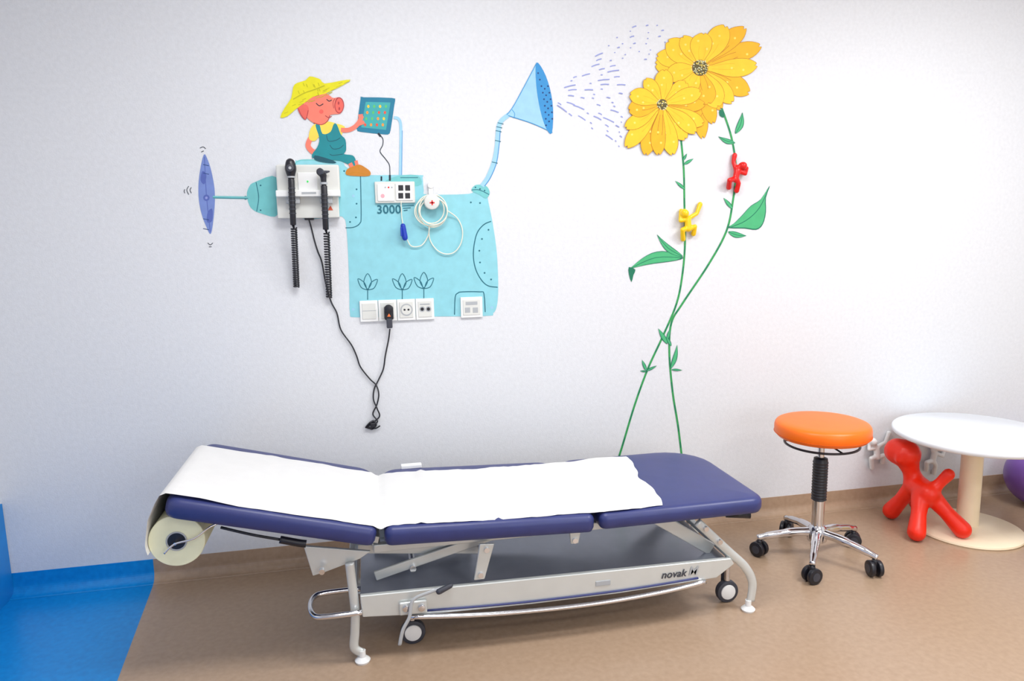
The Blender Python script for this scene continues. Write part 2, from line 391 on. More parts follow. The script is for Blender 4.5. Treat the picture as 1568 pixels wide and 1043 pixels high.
for k in range(26):
    t = random.random(); x = 434+t*96; y = 172-t*44+random.uniform(-6, 4)
    mu.line([(x, y), (x+6, y-2.5)], .8, hat2, 0)
for k in range(12):
    x = random.uniform(453, 492); y = random.uniform(126, 142); mu.line([(x, y), (x+2, y+5)], .8, hat2, 0)
mu.line([(449, 152), (465, 143), (482, 137), (497, 131)], 1.4, hat2)
mu.build()
E = empty('tablet_mural', wp(576, 178))
mu = Mural('tablet', E, .0016)
mu.poly([(552, 152), (557, 149), (600, 150), (605, 153), (604, 160), (598, 200), (595, 205), (590, 206), (552, 202), (547, 199), (547, 192)], P_('tablet', (26, 122, 154)), 2)
mu.poly([(560, 156), (598, 157), (591, 199), (553, 195)], P_('tablet_screen', (60, 166, 168)), 0)
cols = [P_('btn_y', (240, 200, 60)), P_('btn_r', (225, 80, 60)), P_('btn_g', (90, 190, 110)), P_('btn_o', (240, 150, 60))]
for r in range(4):
    for c in range(4): mu.dot(564+c*9-r*1.6, 163+r*9.4, 2.0, cols[(r*3+c*2+(r*c) % 3) % 4], 2.6, 6)
mu.line([(579, 205), (586, 212), (586, 222), (582, 232), (590, 243), (596, 252), (597, 262), (597, 276)], 1.2, ink); mu.line([(579, 204), (583, 209)], 3, ink, 0); mu.line([(597, 268), (597, 277)], 3, ink, 0); mu.line([(584, 270), (584, 277)], 2.5, ink, 0)
mu.build()

E = empty('yellow_flower_mural', wp(1060, 300))
def stem(mu, pts, w):
    mu.line(pts, w, stemg, 6)
    P = catmull([Vector((p[0], p[1], 0)) for p in pts], 8)
    for i in range(0, len(P)-3, 5): mu.line([P[i], P[i+1], P[i+2]], w*.45, grnd, 0)
def leaf(mu, base, tip, w, bend=0.0, m=grn, vein=True):
    a = Vector((base[0], base[1], 0)); b = Vector((tip[0], tip[1], 0)); d = b-a; n = Vector((-d.y, d.x, 0)).normalized()
    f = lambda t, s: a+d*t+n*(s*w*math.sin(math.pi*min(1, t**.8))+bend*math.sin(math.pi*t))
    pts = [f(t, 1) for t in (0, .15, .35, .55, .75, .9, 1)]+[f(t, -1) for t in (.9, .75, .55, .35, .15)]
    mu.poly(pts, grnd, 2)
    f2 = lambda t, s: a+d*t+n*(s*max(0.3, w-1.1)*math.sin(math.pi*min(1, t**.8))+bend*math.sin(math.pi*t))
    pts = [f2(t, 1) for t in (.03, .15, .35, .55, .75, .9, .97)]+[f2(t, -1) for t in (.9, .75, .55, .35, .15)]
    mu.poly(pts, m, 2)
    if vein: mu.line([f2(.05, 0), f2(.5, 0), f2(.95, 0)], 1, grnd, 4)
mu = Mural('stems', E)
stem(mu, [(1043, 215), (1047, 260), (1048, 310), (1049, 370), (1045, 420), (1036, 465), (1015, 515), (992, 565), (972, 620), (953, 683), (945, 708)], 3)
stem(mu, [(1105, 165), (1120, 210), (1127, 260), (1122, 310), (1112, 355), (1085, 405), (1045, 465), (1028, 495), (1025, 540), (1030, 600), (1038, 650), (1043, 690), (1046, 712)], 3)
def leafshape(mu, pts, vein):
    mu.poly(pts, grnd, 3); cx = sum(p[0] for p in pts)/len(pts); cy = sum(p[1] for p in pts)/len(pts)
    mu.poly([(cx+(p[0]-cx)*.93, cy+(p[1]-cy)*.93) for p in pts], grn, 3); mu.line(vein, 1.2, grnd, 4)
leafshape(mu, [(1179, 284), (1173, 303), (1173, 325), (1168, 344), (1158, 352), (1140, 350), (1115, 349), (1124, 342), (1136, 330), (1150, 315), (1165, 305)], [(1116, 349), (1142, 338), (1163, 318), (1178, 286)])
leaf(mu, (1115, 355), (1143, 361), 4.5, 2)
leaf(mu, (1047, 395), (964, 412), 9, 9); mu.poly([(963, 409), (973, 413), (970, 421), (967, 432), (963, 420)], grnd, 2)
leaf(mu, (1046, 393), (1006, 359), 5, -5)
leaf(mu, (1049, 290), (1034, 277), 2.5, vein=False); leaf(mu, (1047, 252), (1062, 243), 2.5, vein=False); leaf(mu, (1046, 246), (1052, 235), 2, vein=False)
leaf(mu, (1126, 219), (1100, 209), 4, -2); leaf(mu, (1126, 205), (1137, 172), 5, 3); leaf(mu, (1122, 320), (1108, 303), 3, vein=False); leaf(mu, (1108, 180), (1102, 167), 4, m=grnd, vein=False)
leaf(mu, (1022, 527), (1008, 503), 3.5, vein=False); leaf(mu, (1022, 520), (1026, 504), 2.5, vein=False); leaf(mu, (1027, 565), (1037, 528), 3.5, 2, vein=False); leaf(mu, (1028, 566), (1045, 567), 1.8, vein=False)
leaf(mu, (990, 568), (983, 551), 2.5, vein=False); leaf(mu, (990, 568), (1006, 560), 2, vein=False); leaf(mu, (990, 569), (980, 568), 1.5, vein=False); leaf(mu, (1028, 530), (1020, 515), 2.5, vein=False)
mu.build()
def petal(mu, c, tip, w, m):
    a = Vector((c[0], c[1], 0)); b = Vector((tip[0], tip[1], 0)); d = b-a; L = d.length; n = Vector((-d.y, d.x, 0)).normalized(); bd = random.uniform(-3, 3)
    def sh(k):
        pr = [(.0, .18), (.2, .38), (.45, .85), (.65, 1), (.82, .88), (.93, .55)]
        e = k
        P = [a+d*t+n*((w*s-e)+bd*math.sin(math.pi*t)) for t, s in pr]
        P += [a+d*(1.0-e/L)+n*(w*.12), a+d*(.955-e/L), a+d*(.99-e/L)-n*(w*.22)]
        P += [a+d*t-n*((w*s-e)-bd*math.sin(math.pi*t)) for t, s in reversed(pr)]
        return P
    mu.poly(sh(0), petd, 2); mu.poly(sh(.8), m, 2)
    for s in (-.3, .3):
        mu.line([a+d*.2+n*s*w*.5, a+d*.45+n*s*w, a+d*.6+n*s*w*.9], .8, pet2 if m is pet else petd, 3)
    for k in range(2):
        t = .55+.2*k; q = a+d*t+n*w*random.uniform(-.45, .45); mu.dot(q.x, q.y, 1.8, petl, n=7)
def flower(mu, c, tips, w, rc):
    for k, tp in enumerate(tips): petal(mu, c, tp, w*random.uniform(.85, 1.15), pet if k % 4 else pet2)
    mu.dot(c[0], c[1], rc*1.05, petd, n=18); mu.dot(c[0], c[1], rc, seedc, n=18)
    for k in range(int(rc*rc*.55)):
        r = rc*math.sqrt(random.random())*1.12; t = random.random()*6.28; mu.dot(c[0]+r*math.cos(t), c[1]+r*math.sin(t), .95, seedl if k % 3 else petl, n=5)
mu = Mural('flower_heads', E, .0032, .00002)
random.seed(5)
for tp in [(1104, 168), (1076, 213), (1060, 190), (1092, 190)]: petal(mu, (1072, 110), tp, 12, pet2)
flower(mu, (1072, 104), [(1148, 143), (1122, 158), (1100, 165), (1003, 98), (1166, 70), (1005, 85), (1160, 100), (1022, 62), (1142, 42), (1045, 55), (1112, 39), (1078, 50), (1085, 160), (1050, 140), (1020, 118)], 16, 12)
flower(mu, (1014, 160), [(988, 238), (1050, 214), (958, 226), (1030, 238), (1080, 160), (1078, 190), (957, 196), (1052, 126), (962, 168), (1018, 106), (988, 120), (964, 144), (1008, 238), (1066, 204), (1074, 140)], 12.5, 8)
mu.build()

# ------------------------------------------------------------------ wall equipment
E = empty('otoscope_wall_station', wp(470, 295))
wbox('backplate', 424, 300, 519, 334, 0, -.05, M_offw, E, .004)
wbox('upper_housing', 423, 252, 520, 298, 0, -.075, M_offw, E, .008)
wbox('front_panel', 456, 264, 486, 292, -.07, -.079, M_white, E, .003)
wbox('ledge', 422, 291, 521, 301, 0, -.095, M_white, E, .004)
wbox('label_strip', 462, 294, 484, 297, -.09, -.097, M_gryp, E)
wbox('cradle_a', 438, 300, 459, 312, 0, -.08, M_gryp, E, .004); wbox('cradle_b', 490, 300, 509, 312, 0, -.08, M_gryp, E, .004)
wcyl('led', 471, 278, 1.5, -.078, -.081, mat('led_green', (60, 200, 90), .3, emit=.5), E)
wbox('plug_tab', 466, 331, 480, 337, 0, -.04, M_black, E, .003)
prism('warning_mark', [(wp(a, b, -.052).x, wp(a, b, -.052).z) for a, b in [(502, 322), (510, 322), (506, 315)]], -.0505, -.052, P_('warn', (210, 90, 60)), E)
def handset(name, a, b0, b1, cend, ophth):
    e = empty(name, wp(a, (b0+b1)/2, -.11)); y = -.112
    t = wp(a, b0+26, y); bt = wp(a+3, b1, y)
    cyl('grip', bt, t, .0125, M_black, e, r2=.0135, bev=.004)
    for k in range(7):
        f = .25+k*.09; p = bt.lerp(t, f); q = bt.lerp(t, f+.02); cyl('ring_%d' % k, p, q, .0148, M_rubber, e)
    h = wp(a-1, b0+10, y)
    if ophth:
        blob('head', [(t, .013, h, .025), (h, .025, h+Vector((0, 0, .022)), .020)], M_black, e, .004)
        cyl('eyepiece', h+Vector((0, -.028, .0)), h+Vector((0, .02, 0)), .015, M_rubber, e, r2=.01, bev=.002)
        cyl('lens_window', h+Vector((0, -.030, .0)), h+Vector((0, -.027, 0)), .006, M_gryp, e)
        cyl('neck_ring', t.lerp(h, .1), t.lerp(h, .25), .0165, M_gryp, e)
    else:
        blob('head', [(t, .011, h, .015), (h, .015, h+Vector((-.012, -.01, .012)), .017)], M_black, e, .004)
        cyl('lens', h+Vector((-.012, -.03, .012)), h+Vector((.0, .0, .008)), .013, M_rubber, e, r2=.008, bev=.002)
        cyl('specula', h+Vector((0, .0, .01)), h+Vector((.025, .02, .016)), .009, M_rubber, e, r2=.003)
        cyl('neck_ring', t.lerp(h, .1), t.lerp(h, .3), .0155, M_gryp, e)
    c0 = wp(a+4, b1+4, -.09); c1 = wp(cend[0], cend[1], -.025)
    cyl('strain_relief', bt, c0, .006, M_black, e, r2=.004)
    d = c1-c0; q = Vector((0, 0, 1)).rotation_difference(d.normalized()); T = 26; P = []
    for i in range(T*9+1):
        f = i/(T*9); an = 2*math.pi*T*f; P.append(c0+d*f+q @ Vector((.0110*math.cos(an), .0110*math.sin(an), 0)))
    sweep('coiled_cord', P, .0038, M_black, e, 6, 0)
handset('ophthalmoscope', 446, 248, 345, (454, 440), True)
handset('otoscope', 496, 258, 352, (504, 456), False)
E = empty('power_cable', wp(560, 560))
def cable(name, pts, r, m, parent, y=-.012):
    return sweep(name, [wp(p[0], p[1], p[2] if len(p) > 2 else y) for p in pts], r, m, parent, 8, 6)
cable('lead_a', [(473, 336, -.035), (477, 350), (482, 370), (487, 386), (493, 402, -.006), (499, 435, -.006), (507, 462, -.008), (516, 480), (522, 505), (538, 528), (546, 545), (552, 562), (566, 580), (576, 590), (580, 604, -.02), (577, 620), (571, 634), (578, 645, -.02), (572, 652)], .0033, M_black, E)
cable('lead_b', [(597, 504, -.04), (595, 520), (590, 545), (587, 565), (579, 583), (573, 596, -.008), (572, 612), (578, 627, -.02), (581, 638), (570, 648), (562, 655), (575, 656), (582, 652)], .0033, M_black, E)
cable('bundle_loop', [(560, 655), (566, 648, -.02), (572, 645), (576, 650, -.02), (570, 657), (564, 654)], .0045, M_black, E)
wbox('bundle_tie', 567, 648, 575, 655, -.004, -.026, M_black, E, .003)

def plate(name, a0, b0, a1, b1, parent, y=-.012):
    wbox(name, a0, b0, a1, b1, 0, y, M_white, parent, .003)
    wbox(name+'_insert', a0+3.5, b0+4, a1-3.5, b1-4, y+.002, y-.003, M_offw, parent, .002)
E = empty('wall_socket_strip', wp(608, 475))
for i in range(4):
    a0 = 551+i*28.6; plate('module_%d' % i, a0, 460.5-i*1.1, a0+28.0, 493-i*1.1, E)
wcyl('socket_well', 622.5, 474.5, 9.5, -.012, -.0156, M_gryp, E); wcyl('socket_rim', 622.5, 474.5, 7.5, -.0150, -.0162, M_offw, E)
wcyl('pin_hole_a', 619.5, 474.5, 1.6, -.0150, -.0168, M_black, E); wcyl('pin_hole_b', 625.5, 474.3, 1.6, -.0150, -.0168, M_black, E)
wcyl('data_ring_a', 646.5, 473.5, 4.4, -.0140, -.0157, M_gryp, E); wcyl('data_ring_b', 656, 473.3, 4.4, -.0140, -.0157, M_gryp, E)
wcyl('data_hole_a', 646.5, 473.5, 2.6, -.0140, -.0162, M_black, E); wcyl('data_hole_b', 656, 473.3, 2.6, -.0140, -.0162, M_black, E)
wbox('data_label', 643, 465, 658, 467, -.012, -.0156, M_gryp, E)
wbox('switch_line', 555, 475.6, 576, 476.4, -.012, -.0156, M_gryp, E)
E = empty('power_plug', wp(596, 480, -.03))
wbox('plug_body', 588.5, 470, 602.5, 490, -.012, -.05, M_black, E, .006); wcyl('plug_face', 595, 473, 6.5, -.05, -.058, M_black, E, bev=.002)
wbox('plug_neck', 592, 488, 601, 503, -.03, -.052, M_rubber, E, .005)
q = [(wp(a, b, -.0535).x, wp(a, b, -.0535).z) for a, b in [(593, 485), (598.5, 485), (595.7, 480)]]
prism('plug_mark', q, -.0495, -.0535, P_('plugmark', (235, 120, 60)), E)
E = empty('wall_data_socket', wp(722, 470))
plate('module', 705.5, 455, 739, 486.5, E); wbox('label', 713, 462, 731, 467, -.012, -.0158, M_gryp, E); wbox('jack_a', 712, 471, 720, 479, -.012, -.0158, M_gryp, E, .001); wbox('jack_b', 724, 471, 732, 479, -.012, -.0158, M_gryp, E, .001)
E = empty('nurse_call_panel', wp(604, 294))
wbox('frame', 574, 278, 635.5, 311, 0, -.014, M_offw, E, .004); wbox('insert_left', 578, 282, 603.5, 308, -.013, -.019, M_white, E, .002); wbox('insert_right', 606, 281, 632, 307, -.013, -.019, M_white, E, .002)
wcyl('call_light', 586, 300, 3, -.018, -.0205, P_('calllight', (250, 170, 180)), E)
for k in range(3): wcyl('call_button_%d' % k, 590+k*5, 287, 1.3, -.018, -.0205, M_redh if k == 1 else M_gryp, E)
for i in range(2):
    for j in range(2): wbox('port_%d%d' % (i, j), 610+i*10.5, 283.5+j*12, 617.5+i*10.5, 292+j*12, -.018, -.0208, M_black, E, .001)
E = empty('pulse_oximeter', wp(661, 315, -.03))
wbox('hanger', 656, 280, 663, 300, -.003, -.015, M_white, E, .003); wcyl('hanger_hook', 659.5, 284, 4.5, -.003, -.02, M_white, E, bev=.002)
wcyl('probe_body', 661.5, 309, 12, -.012, -.05, M_offw, E, 32, .008); wbox('cross_h', 658, 309.4, 665.5, 311.6, -.048, -.0512, M_redh, E); wbox('cross_v', 660.7, 306.8, 662.9, 314.2, -.048, -.0512, M_redh, E)
M_cab = mat('white_cable', (240, 236, 218), .4)
for k, (ra, rb, ox, oy) in enumerate([(24, 24, 0, 0), (22, 25, 2, 1), (25, 22, -1, 2), (19, 21, 0, -1), (21, 20, 3, 2)]):
    P = [wp(661+ox+ra*math.cos(t), 322+oy+rb*math.sin(t), -.02-.004*k-.006*math.sin(2*t+k)) for t in [2*math.pi*i/20 for i in range(20)]]
    sweep('coil_%d' % k, P, .0027, M_cab, E, 6, 3, True)
cable('probe_lead', [(614, 308, -.02), (615, 330), (617, 344)], .0022, M_cab, E)
cable('sensor_lead', [(623, 366, -.02), (630, 377), (645, 376), (655, 362), (658, 346, -.03)], .0025, M_cab, E)
cable('long_loop', [(684, 322, -.03), (700, 334), (708, 352), (706, 372), (696, 386), (682, 389), (668, 382), (658, 366), (657, 346, -.03)], .0025, M_cab, E)
p = wp(617, 346, -.03); q = wp(620, 364, -.03); blob('finger_clip', [(p, .0125, q, .0145)], M_bluep, E, .004)
wbox('clip_jaw', 613.5, 348, 616, 362, -.02, -.045, M_bluep, E, .002)

# climbing figure hooks
def climber(name, limbs, m):
    c = limbs[0][0]; e = empty(name, wp(c[0], c[1], -.03)); caps = []
    for a, ra, b, rb in limbs:
        caps.append((wp(a[0], a[1], a[2]), ra, wp(b[0], b[1], b[2]), rb))
    blob('figure', caps, m, e, .003, 3)
RED = [((1129, 262, -.028), .0165, (1126, 275, -.03), .0155), ((1137, 254, -.036), .0195, (1138, 254, -.038), .0195), ((1128, 258, -.028), .013, (1136, 254, -.034), .014),
    ((1127, 260, -.026), .0115, (1123, 248, -.016), .010), ((1123, 248, -.016), .010, (1125, 238, -.014), .0125),
    ((1130, 262, -.03), .0115, (1141, 266, -.03), .0105), ((1141, 266, -.03), .0105, (1143, 258, -.014), .011),
    ((1124, 274, -.03), .013, (1117, 276, -.045), .0115), ((1117, 276, -.045), .0115, (1116, 287, -.015), .013),
    ((1128, 275, -.03), .013, (1131, 281, -.03), .0115), ((1131, 281, -.03), .0115, (1128, 292, -.015), .013)]
YEL = [((1053, 336, -.028), .0165, (1054, 350, -.03), .017), ((1048, 326, -.036), .0195, (1049, 327, -.038), .0195), ((1053, 337, -.028), .013, (1049, 328, -.034), .014),
    ((1055, 334, -.026), .0115, (1067, 327, -.02), .010), ((1067, 327, -.02), .010, (1072, 313, -.014), .0125),
    ((1051, 336, -.03), .0115, (1042, 338, -.03), .010), ((1042, 338, -.03), .010, (1043, 323, -.014), .011),
    ((1051, 350, -.03), .013, (1045, 352, -.04), .0115), ((1045, 352, -.04), .0115, (1046, 366, -.015), .013),
    ((1056, 350, -.03), .013, (1064, 347, -.035), .0115), ((1064, 347, -.035), .0115, (1062, 358, -.015), .013)]
climber('climber_hook', RED, M_redh)
climber('climber_hook.001', YEL, M_yelh)
def shift(L, da, db): return [((a[0]+da, a[1]+db, a[2]), ra, (b[0]+da, b[1]+db, b[2]), rb) for a, ra, b, rb in L]
climber('climber_hook.002', shift(YEL, 289, 350), M_white)
climber('climber_hook.003', shift(RED, 302, 432), M_white)

# ------------------------------------------------------------------ examination bed
BY0, BY1 = -.905, -.25
E = empty('examination_bed', (.6, -.58, 0))
def rrect(x0, x1, y0, y1, rads, n=6):
    """rads: (x0y0, x1y0, x1y1, x0y1)"""
    P = []
    for (cx, cy, a0), r in zip([(x0, y0, 180), (x1, y0, 270), (x1, y1, 0), (x0, y1, 90)], rads):
        sx = 1 if cx == x0 else -1; sy = 1 if cy == y0 else -1
        for i in range(n+1):
            a = math.radians(a0+90*i/n); P.append((cx+sx*r+r*math.cos(a), cy+sy*r+r*math.sin(a)))
    return P
def pad(name, xa, za, xb, zb, rads, T=.07):
    L = math.hypot(xb-xa, zb-za); ux = Vector(((xb-xa)/L, 0, (zb-za)/L)); uz = Vector((-ux.z, 0, ux.x)); V = []; F = []
    er = .026
    prof = [(er*.8, -T), (er*.25, -T+er*.25), (0, -T+er*.8), (0, -er)]+[(er*(1-math.cos(a)), -er+er*math.sin(a)) for a in [math.pi/2*i/5 for i in range(1, 6)]]
    prof += [(.06, .004), (.13, .006)]
    for ins, h in prof:
        rd = [max(.008, r-ins) for r in rads]
        for x, y in rrect(ins, L-ins, BY0+ins, BY1-ins, rd): V.append(Vector((xa, 0, za))+ux*x+Vector((0, y, 0))+uz*h)
    n = len(V)//len(prof)
    for i in range(len(prof)-1):
        for k in range(n): F.append((i*n+k, i*n+(k+1) % n, (i+1)*n+(k+1) % n, (i+1)*n+k))
    F.append(tuple(range(n-1, -1, -1))); F.append(tuple((len(prof)-1)*n+k for k in range(n)))
    meshob(name, V, F, M_navy, E, True)
HX0, HZ0, HX1, HZ1 = -.675, .70, .0, .522
pad('head_pad', HX0, HZ0, HX1, HZ1, (.05, .03, .08, .05), .072)
pad('seat_pad', .022, .522, .79, .493, (.03, .03, .08, .08), .072)
pad('leg_pad', .808, .493, 1.485, .495, (.03, .06, .20, .08), .066)
for y, nm in ((-.80, 'front'), (-.36, 'rear')):
    box('upper_rail_'+nm, (-.02, y-.015, .395), (1.28, y+.015, .425), M_frame, E, .004)
    Mh = Matrix.Translation((0, 0, .44)) @ Matrix.Rotation(math.atan2(.178, .675), 4, 'Y')
    box('head_rail_'+nm, (-.56, y-.012, -.012), (-.0, y+.012, .014), M_frame, E, .003, Mh)
for x in (-.01, .38, .80, 1.26): box('cross_bar_%d' % int(x*100+10), (x-.015, -.80, .40), (x+.015, -.36, .425), M_frame, E, .003)
BC = [(-.075, .262), (1.36, .240), (1.375, .215), (1.30, .165), (.9, .150), (.55, .150), (.2, .158), (-.07, .180)]
prism('base_cover', BC, -.865, -.845, M_frame, E, .004)
prism('base_cover_rear', BC, -.33, -.31, M_frame, E, .004)
prism('base_tray', [(-.075, .238), (1.36, .222), (1.36, .200), (-.075, .200)], -.846, -.33, M_tray, E)
sweep('lower_trim', [(.10, -.872, .163), (.4, -.880, .140), (.75, -.884, .132), (1.05, -.880, .142), (1.25, -.872, .160)], .009, M_chrome, E, 10)
sweep('lower_trim_line', [(.16, -.868, .178), (.5, -.869, .165), (.9, -.869, .164), (1.22, -.868, .176)], .004, M_navy, E, 6)
for y, nm in ((-.85, 'f'), (-.33, 'r')):
    sweep('leg_left_'+nm, [(-.105, y, .385), (-.10, y, .30), (-.095, y, .20), (-.10, y, .12), (-.105, y, .06), (-.08, y, .035)], .017, M_frame, E, 10, flat=.5)
    sweep('leg_right_'+nm, [(1.22, y, .40), (1.28, y, .34), (1.36, y, .26), (1.43, y, .19), (1.465, y, .12), (1.46, y, .04)], .018, M_frame, E, 10, flat=.5)
    lathe('foot_left_'+nm, [(.025, 0), (.028, .008), (.02, .016), (.012, .02), (.012, .045)], (-.078, y, 0.0), M_white, E)
    lathe('foot_right_'+nm, [(.025, 0), (.028, .008), (.02, .016), (.012, .02), (.012, .045)], (1.45, y, 0.0), M_white, E)
box('leg_brace_left', (-.112, -.85, .30), (-.092, -.33, .34), M_frame, E, .004)
box('leg_brace_left_low', (-.108, -.85, .20), (-.088, -.33, .225), M_frame, E, .004)
box('leg_brace_right', (1.35, -.85, .235), (1.375, -.33, .255), M_frame, E, .004)
sweep('foot_loop', [(-.07, -.70, .205), (-.20, -.70, .205), (-.245, -.72, .205), (-.255, -.79, .205), (-.235, -.86, .205), (-.19, -.875, .205), (-.07, -.875, .205)], .010, M_chrome, E, 10, 5)
def arm(nm, x0, z0, x1, z1, y, w=.022):
    L = math.hypot(x1-x0, z1-z0); a = math.atan2(z1-z0, x1-x0)
    Mx = Matrix.Translation((x0, y, z0)) @ Matrix.Rotation(-a, 4, 'Y')
    box(nm, (0, -.006, -w), (L, .006, w), M_frame, E, .004, Mx)
for y, s in ((-.76, 'f'), (-.40, 'r')):
    arm('lift_arm_a_'+s, -.02, .28, .46, .40, y, .018); arm('lift_arm_b_'+s, -.08, .385, .40, .33, y+.02, .018); arm('lift_arm_c_'+s, 1.08, .40, 1.33, .235, y, .026)
cyl('pivot_bar_a', (.38, -.78, .345), (.38, -.38, .345), .012, M_chrome, E); cyl('pivot_bar_b', (.12, -.78, .30), (.12, -.38, .30), .012, M_chrome, E); cyl('actuator', (.45, -.50, .30), (1.10, -.50, .37), .022, M_gryp, E)
prism('bracket_left', [(-.26, .455), (-.03, .41), (-.07, .385), (-.19, .35), (-.235, .34)], -.83, -.815, M_frame, E, .003)
prism('bracket_mid', [(.36, .41), (.415, .405), (.375, .27), (.335, .27)], -.862, -.85, M_frame, E, .004)
prism('bracket_right', [(.70, .42), (.745, .42), (.735, .37), (.705, .37)], -.862, -.85, M_frame, E, .004)
for (x, z) in ((.385, .385), (.36, .29), (.72, .385), (-.2, .37), (1.25, .375), (1.31, .315)): cyl('bolt_%d' % int(x*100+30), (x, -.87, z), (x, -.85, z), .010, M_chrome, E, seg=12)
sweep('pedal_lever', [wp(690, 897, -.875), wp(655, 908, -.885), wp(632, 920, -.895), wp(627, 945, -.90), wp(617, 965, -.905), wp(612, 988, -.905)], .007, M_gryp, E, 8, flat=.5)
blob('pedal_pad', [(wp(690, 897, -.88), .010, wp(672, 906, -.885), .012)], M_rubber, E, .004)
box('pedal_plate', (.06, -.880, .175), (.16, -.868, .225), M_frame, E, .006)
cyl('pedal_knob_a', (.085, -.89, .205), (.085, -.878, .205), .013, M_chrome, E, bev=.003); cyl('pedal_knob_b', (.14, -.89, .20), (.14, -.878, .20), .013, M_chrome, E, bev=.003)
def bed_caster(nm, x, y):
    cyl(nm+'_tyre', (x, y-.014, .047), (x, y+.014, .047), .047, M_rubber, E, seg=36, bev=.006)
    cyl(nm+'_hub', (x, y-.018, .047), (x, y+.018, .047), .032, M_white, E, seg=30, bev=.004)
    box(nm+'_fork', (x-.015, y+.019, .04), (x+.015, y+.026, .15), M_rubber, E, .003); cyl(nm+'_stem', (x, y, .095), (x, y, .2), .012, M_chrome, E)
for i, (x, y) in enumerate([(.11, -.77), (1.40, -.765), (.11, -.40), (1.40, -.40)]): bed_caster('caster_%d' % i, x, y)
sweep('head_lever', [(-.52, -.86, .565), (-.42, -.875, .535), (-.33, -.88, .51)], .005, M_black, E, 8); sweep('head_lever_grip', [(-.33, -.88, .51), (-.27, -.882, .492), (-.245, -.882, .486)], .013, M_black, E, 10)
sweep('leg_lever', [(1.18, -.80, .425), (1.30, -.84, .425), (1.37, -.86, .425)], .005, M_black, E, 8); sweep('leg_lever_grip', [(1.34, -.85, .422), (1.43, -.875, .418)], .014, M_black, E, 10)
box('serial_plate', (.80, -.868, .192), (.86, -.864, .212), M_gryp, E, .002)
for nm, tx, xx, mm, sz in (('maker_lettering', 'novak', 1.065, M_rubber, .043), ('maker_initial', 'M', 1.178, M_gryp, .050)):
    c = bpy.data.curves.new(nm, 'FONT'); c.body = tx; c.size = sz; c.extrude = .0005; c.offset = .0004; c.materials.append(mm); c.shear = .25
    o = bpy.data.objects.new(nm, c); o.location = (xx, -.868, .192); o.rotation_euler = (math.pi/2, math.radians(.8), 0); link(o, E)
box('sheet_clip', (.11, -.275, .515), (.20, -.245, .533), M_white, E, .004)

# paper roll and sheet
E = empty('examination_paper_roll', (-.67, -.58, .53))
RC = Vector((-.662, 0, .532)); RAD = .089
lathe('roll', [(.02, 0), (RAD-.002, 0), (RAD, .002), (RAD, .548), (RAD-.002, .55), (.02, .55)], (RC.x, -.86, RC.z), M_cream, E, Vector((0, 1, 0)), 56)
sweep('core_ring', [(RC.x+.031*math.cos(t), -.861, RC.z+.031*math.sin(t)) for t in [2*math.pi*i/24 for i in range(24)]], .003, M_gryp, E, 6, 2, True)
lathe('core_hole', [(.001, 0), (.029, 0), (.029, .003), (.001, .003)], (RC.x, -.8625, RC.z), M_black, E, Vector((0, 1, 0)), 32)
cyl('holder_axle', (RC.x, -.885, RC.z), (RC.x, -.27, RC.z), .005, M_chrome, E)
sweep('holder_arm', [(RC.x-.035, -.884, RC.z-.030), (RC.x, -.884, RC.z), (-.60, -.884, .545), (-.55, -.87, .575), (-.50, -.85, .585)], .0035, M_chrome, E, 8)
path = []
for a in range(200, 160, -10): path.append((RC.x+(RAD+.002)*math.cos(math.radians(a)), RC.z+(RAD+.002)*math.sin(math.radians(a))))
path += [(-.738, .62), (-.712, .675), (-.695, .702), (-.675, .709)]
ux = (HX1-HX0); uz = (HZ1-HZ0)
for i in range(1, 34):
    t = i/34; path.append((HX0+ux*t+.004, HZ0+uz*t+.009))
path += [(.0, .524), (.012, .521), (.03, .527)]
for i in range(1, 39): t = i/38; path.append((.03+.76*t, .5285-.027*t+.002*math.sin(t*9)))
for i in range(1, 16): path.append((.79+.020*i, .5035))
V = []; F = []; NY = 40; n = len(path)
for i, (x, z) in enumerate(path):
    for j in range(NY+1):
        s = j/NY; y0 = -.885; y1 = -.345 if x < .6 else -.345+.03*min(1, (x-.6)/.4)
        on = min(1, max(0, (i-12)/6))
        yy = y0+(y1-y0)*s
        yf = .014*noise.noise(Vector((x*5, 0, 3)))*on*(1-s)+.018*noise.noise(Vector((x*6, 5, 3)))*on*s
        rip = max(0, (i-(n-6))/5)*.04*noise.noise(Vector((yy*9, 2.2, 0)))
        w = (.004*abs(noise.noise(Vector((x*7, yy*3, 1))))+.004*abs(noise.noise(Vector((x*20+yy*4, yy*2.5, 4)))))*on
        if x > .02: w += .008*max(0, noise.noise(Vector((x*5, yy*1.2, 7))))+.006*max(0, 1-abs(x-.17-.08*(yy+.6))/.014)
        drop = 0
        if s < .08: drop = (.08-s)/.08*(.010 if x > -.6 else 0)
        skew = (yy+.6)*.10*max(0, (x-.8)/.3)
        V.append((x+rip+skew, yy+yf, z+w+.001-drop*on))
for i in range(n-1):
    for j in range(NY): F.append((i*(NY+1)+j, i*(NY+1)+j+1, (i+1)*(NY+1)+j+1, (i+1)*(NY+1)+j))
meshob('paper_sheet', V, F, M_paper, E, True)

